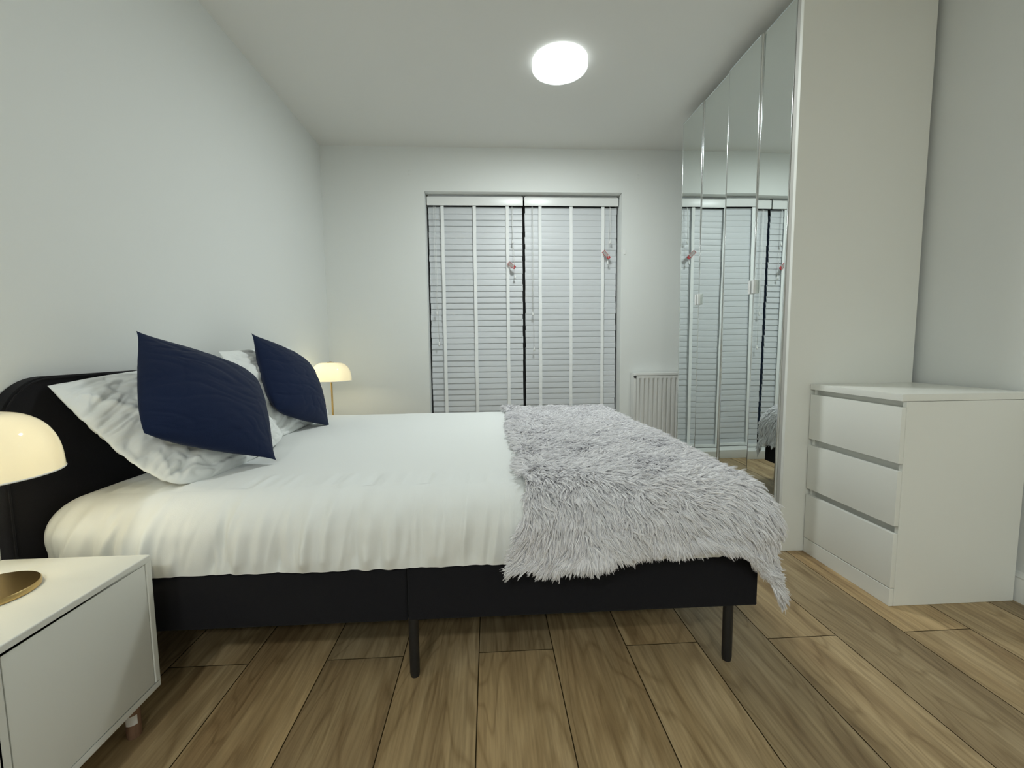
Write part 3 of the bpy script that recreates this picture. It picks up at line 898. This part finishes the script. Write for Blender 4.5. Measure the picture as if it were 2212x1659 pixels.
# ------------------------------------------------------------------ shaggy throw
def build_throw():
    rng = np.random.default_rng(4)
    r = 0.125
    off = 0.012
    xe, ye, yf = 0.80 + off, BY0 - 0.012 - off, BY1 + 0.012 + off
    top = T + off
    s0 = 0.12                       # left edge of the throw on the bed top
    Lx = (xe - r) - s0
    amax = 0.31
    nu, nv = 150, 260
    # per-column hem length on the near side
    def near_len(u):                # u along x from left edge
        k = u / (Lx + amax)
        ln = 0.285 - 0.055 * min(1, k / 0.3) + 0.006 * math.sin(k * 9 + 0.5) + 0.042 * max(0.0, min(1.0, (k - 0.62) / 0.2))
        return ln
    far_len = 0.25
    Ly = (yf - r) - (ye + r)
    P = np.zeros((nu, nv, 3))
    for i in range(nu):
        fu = i / (nu - 1)
        for j in range(nv):
            fv = j / (nv - 1)
            u = fu * (Lx + amax)
            nl = near_len(u)
            v = -nl + fv * (nl + Ly + far_len)
            yy = min(max(v, 0), Ly) + ye + r
            # left edge wanders
            k = min(1.0, max(0.0, (-v) / 0.3))
            left = s0 + (-0.045 if v < 0 else 0.0) * k + 0.012 * math.sin(v * 5.0 + 1.0) - 0.03 * math.exp(-((v - 1.45) / 0.12) ** 2) + (-0.02) * math.exp(-((v - 0.05) / 0.15) ** 2)
            a = u - Lx if u > Lx else 0.0
            xx = left + min(u, Lx) / Lx * (xe - r - left)
            b_ = v if v < 0 else (v - Ly if v > Ly else 0.0)
            dx, dy, V = round_box_point(a, b_, 0, 0, 0, 0, r)
            h = math.hypot(a, b_)
            x, y, z = xx + dx, yy + dy, top - V
            if h > 0:
                ox, oy = a / h, b_ / h
                # soft folds on the hanging parts, wider flare at the free corner
                w = min(1, h / 0.2)
                ang = math.atan2(abs(b_), a)
                flare = 0.030 * w * math.sin(2 * ang) ** 2 if a > 0 and b_ != 0 else 0
                fold = 0.020 * w * (noise.noise(Vector((x * 7, y * 7, 2.0))) + 0.7 * math.sin(x * 19 + y * 9 + h * 16))
                fold = max(fold, -0.004 * w) + 0.008 * w
                x += ox * (flare + fold + 0.006 * w); y += oy * (flare + fold + 0.010 * w)
            z += 0.010 * max(0, noise.noise(Vector((x * 6 + 3, y * 6, 0.5)))) + 0.007 * abs(noise.noise(Vector((x * 13, y * 12, 5.5))))
            # rumpled ridge near the left edge
            z += 0.012 * math.exp(-((x - left - 0.03) / 0.035) ** 2) * (1 if h == 0 else 0.4)
            P[i, j] = (x, y, max(z, 0.03))
    t = grid_mesh('throw_blanket', P, M['throw'])
    sol = t.modifiers.new('thickness', 'SOLIDIFY'); sol.thickness = 0.006; sol.offset = 0
    tag(t, 'light grey shaggy throw draped over the foot end of the bed', 'throw')
    # ---- pile
    du = np.gradient(P, axis=0); dv = np.gradient(P, axis=1)
    Nn = np.cross(du, dv); area = np.linalg.norm(Nn, axis=2); Nn /= area[..., None] + 1e-12
    # outward = up on top
    if Nn[nu // 3, nv // 2, 2] < 0: Nn = -Nn
    wgt = area.copy()
    wgt[P[..., 1] > BY1 - 0.35] *= 0.6
    pr = (wgt / wgt.sum()).ravel()
    nl = 42000
    cell = rng.choice(nu * nv, size=nl, p=pr)
    ci = np.clip(cell // nv + rng.uniform(-0.5, 0.5, nl), 0, nu - 1.001); cj = np.clip(cell % nv + rng.uniform(-0.5, 0.5, nl), 0, nv - 1.001)
    # extra locks along the free edges make the fringe
    ne = 5200
    ei = np.concatenate([np.zeros(ne // 3), rng.uniform(0, nu - 1.001, ne - ne // 3)]); ej = np.concatenate([rng.uniform(0, nv - 1.001, ne // 3), rng.uniform(0, 1.2, ne - ne // 3)])
    ci = np.concatenate([ci, ei]); cj = np.concatenate([cj, ej]); nl += ne
    i0 = ci.astype(int); j0 = cj.astype(int); fi = (ci - i0)[:, None]; fj = (cj - j0)[:, None]
    i1 = np.minimum(i0 + 1, nu - 1); j1 = np.minimum(j0 + 1, nv - 1)
    def smp(A): return A[i0, j0] * (1 - fi) * (1 - fj) + A[i1, j0] * fi * (1 - fj) + A[i0, j1] * (1 - fi) * fj + A[i1, j1] * fi * fj
    root = smp(P); nrm = smp(Nn); nrm /= np.linalg.norm(nrm, axis=1)[:, None]
    tu = smp(du); tu /= np.linalg.norm(tu, axis=1)[:, None]
    # flow: downhill, combed toward foot and near side, swirled
    fl = np.zeros((nl, 3)); fl[:] = (0.55, -0.35, 0.0)
    steep = np.clip(1 - nrm[:, 2], 0, 1)[:, None]
    side_x = (-0.25 + 1.25 * np.clip((root[:, 0:1] - 0.12) / 0.62, 0, 1))
    fl = fl * (1 - 0.8 * steep) + np.concatenate([side_x, 0 * side_x, 0 * side_x - 1.3], 1) * steep
    leftness = np.clip(1 - (root[:, 0] - s0 + 0.03) / 0.10, 0, 1)[:, None]
    fl = fl * (1 - leftness) + (-tu * 0.8 + np.array([0, -0.25, -0.3])) * leftness
    sw = np.array([[noise.noise(Vector((p_[0] * 7, p_[1] * 7, p_[2] * 7 + 9.0))), noise.noise(Vector((p_[0] * 7 + 40, p_[1] * 7, p_[2] * 7))), noise.noise(Vector((p_[0] * 7, p_[1] * 7 + 70, p_[2] * 7)))] for p_ in root])
    sw2 = np.array([[noise.noise(Vector((p_[0] * 26, p_[1] * 26, p_[2] * 26 + 9.0))), noise.noise(Vector((p_[0] * 26 + 40, p_[1] * 26, p_[2] * 26))), noise.noise(Vector((p_[0] * 26, p_[1] * 26 + 70, p_[2] * 26)))] for p_ in root])
    fl = fl + sw * 1.3 + sw2 * 1.0 + rng.normal(0, 0.22, (nl, 3))
    fl -= nrm * (fl * nrm).sum(1)[:, None]
    fl /= np.linalg.norm(fl, axis=1)[:, None] + 1e-9
    L = rng.uniform(0.030, 0.050, nl) * (1 - 0.15 * (root[:, 1] > 2.0))
    lift = rng.uniform(0.28, 0.72, nl)[:, None]
    d1 = fl * (1 - lift) + nrm * lift; d1 /= np.linalg.norm(d1, axis=1)[:, None]
    d2 = fl * 0.95 + nrm * 0.06 + rng.normal(0, 0.16, (nl, 3)); d2 /= np.linalg.norm(d2, axis=1)[:, None]
    K, NP = 6, 6
    lat = np.cross(d1, nrm); lat /= np.linalg.norm(lat, axis=1)[:, None] + 1e-9
    tt = np.linspace(0, 1, NP)
    allp = np.zeros((nl, K, NP, 3), np.float32)
    ph = rng.uniform(0, 6.28, nl); amp = rng.uniform(0.0005, 0.0022, nl)
    for k in range(K):
        o1 = rng.normal(0, 0.0032, nl)[:, None]; o2 = rng.normal(0, 0.0032, nl)[:, None]
        Lk = (L * rng.uniform(0.82, 1.05, nl))[:, None]
        tip = rng.normal(0, 0.0012, (nl, 3))
        for q, s in enumerate(tt):
            base = root + Lk * (d1 * (s - 0.5 * s * s) + d2 * (0.5 * s * s)) * 1.15
            base = base + lat * (np.sin(ph + s * 5.0) * amp)[:, None]
            cl = (1 - s) ** 0.7
            base = base + (lat * o1 + fl * o2) * cl + tip * s
            base[:, 2] -= (0.010 * s * s) * (0.4 + steep[:, 0])
            allp[:, k, q] = base
    n_str = nl * K
    hc = bpy.data.hair_curves.new('shag_pile')
    hc.add_curves([NP] * n_str)
    hc.points.foreach_set('position', allp.reshape(-1))
    rad = np.tile(np.array([0.00095, 0.00095, 0.00090, 0.00080, 0.0006, 0.00022], np.float32), n_str)
    at_ = hc.attributes.get('radius') or hc.attributes.new('radius', 'FLOAT', 'POINT')
    at_.data.foreach_set('value', rad)
    hc.materials.append(M['fur'])
    ho = bpy.data.objects.new('shag_pile', hc)
    C.objects.link(ho)
    ho.parent = t
    ho['kind'] = 'stuff'
    return t
build_throw()
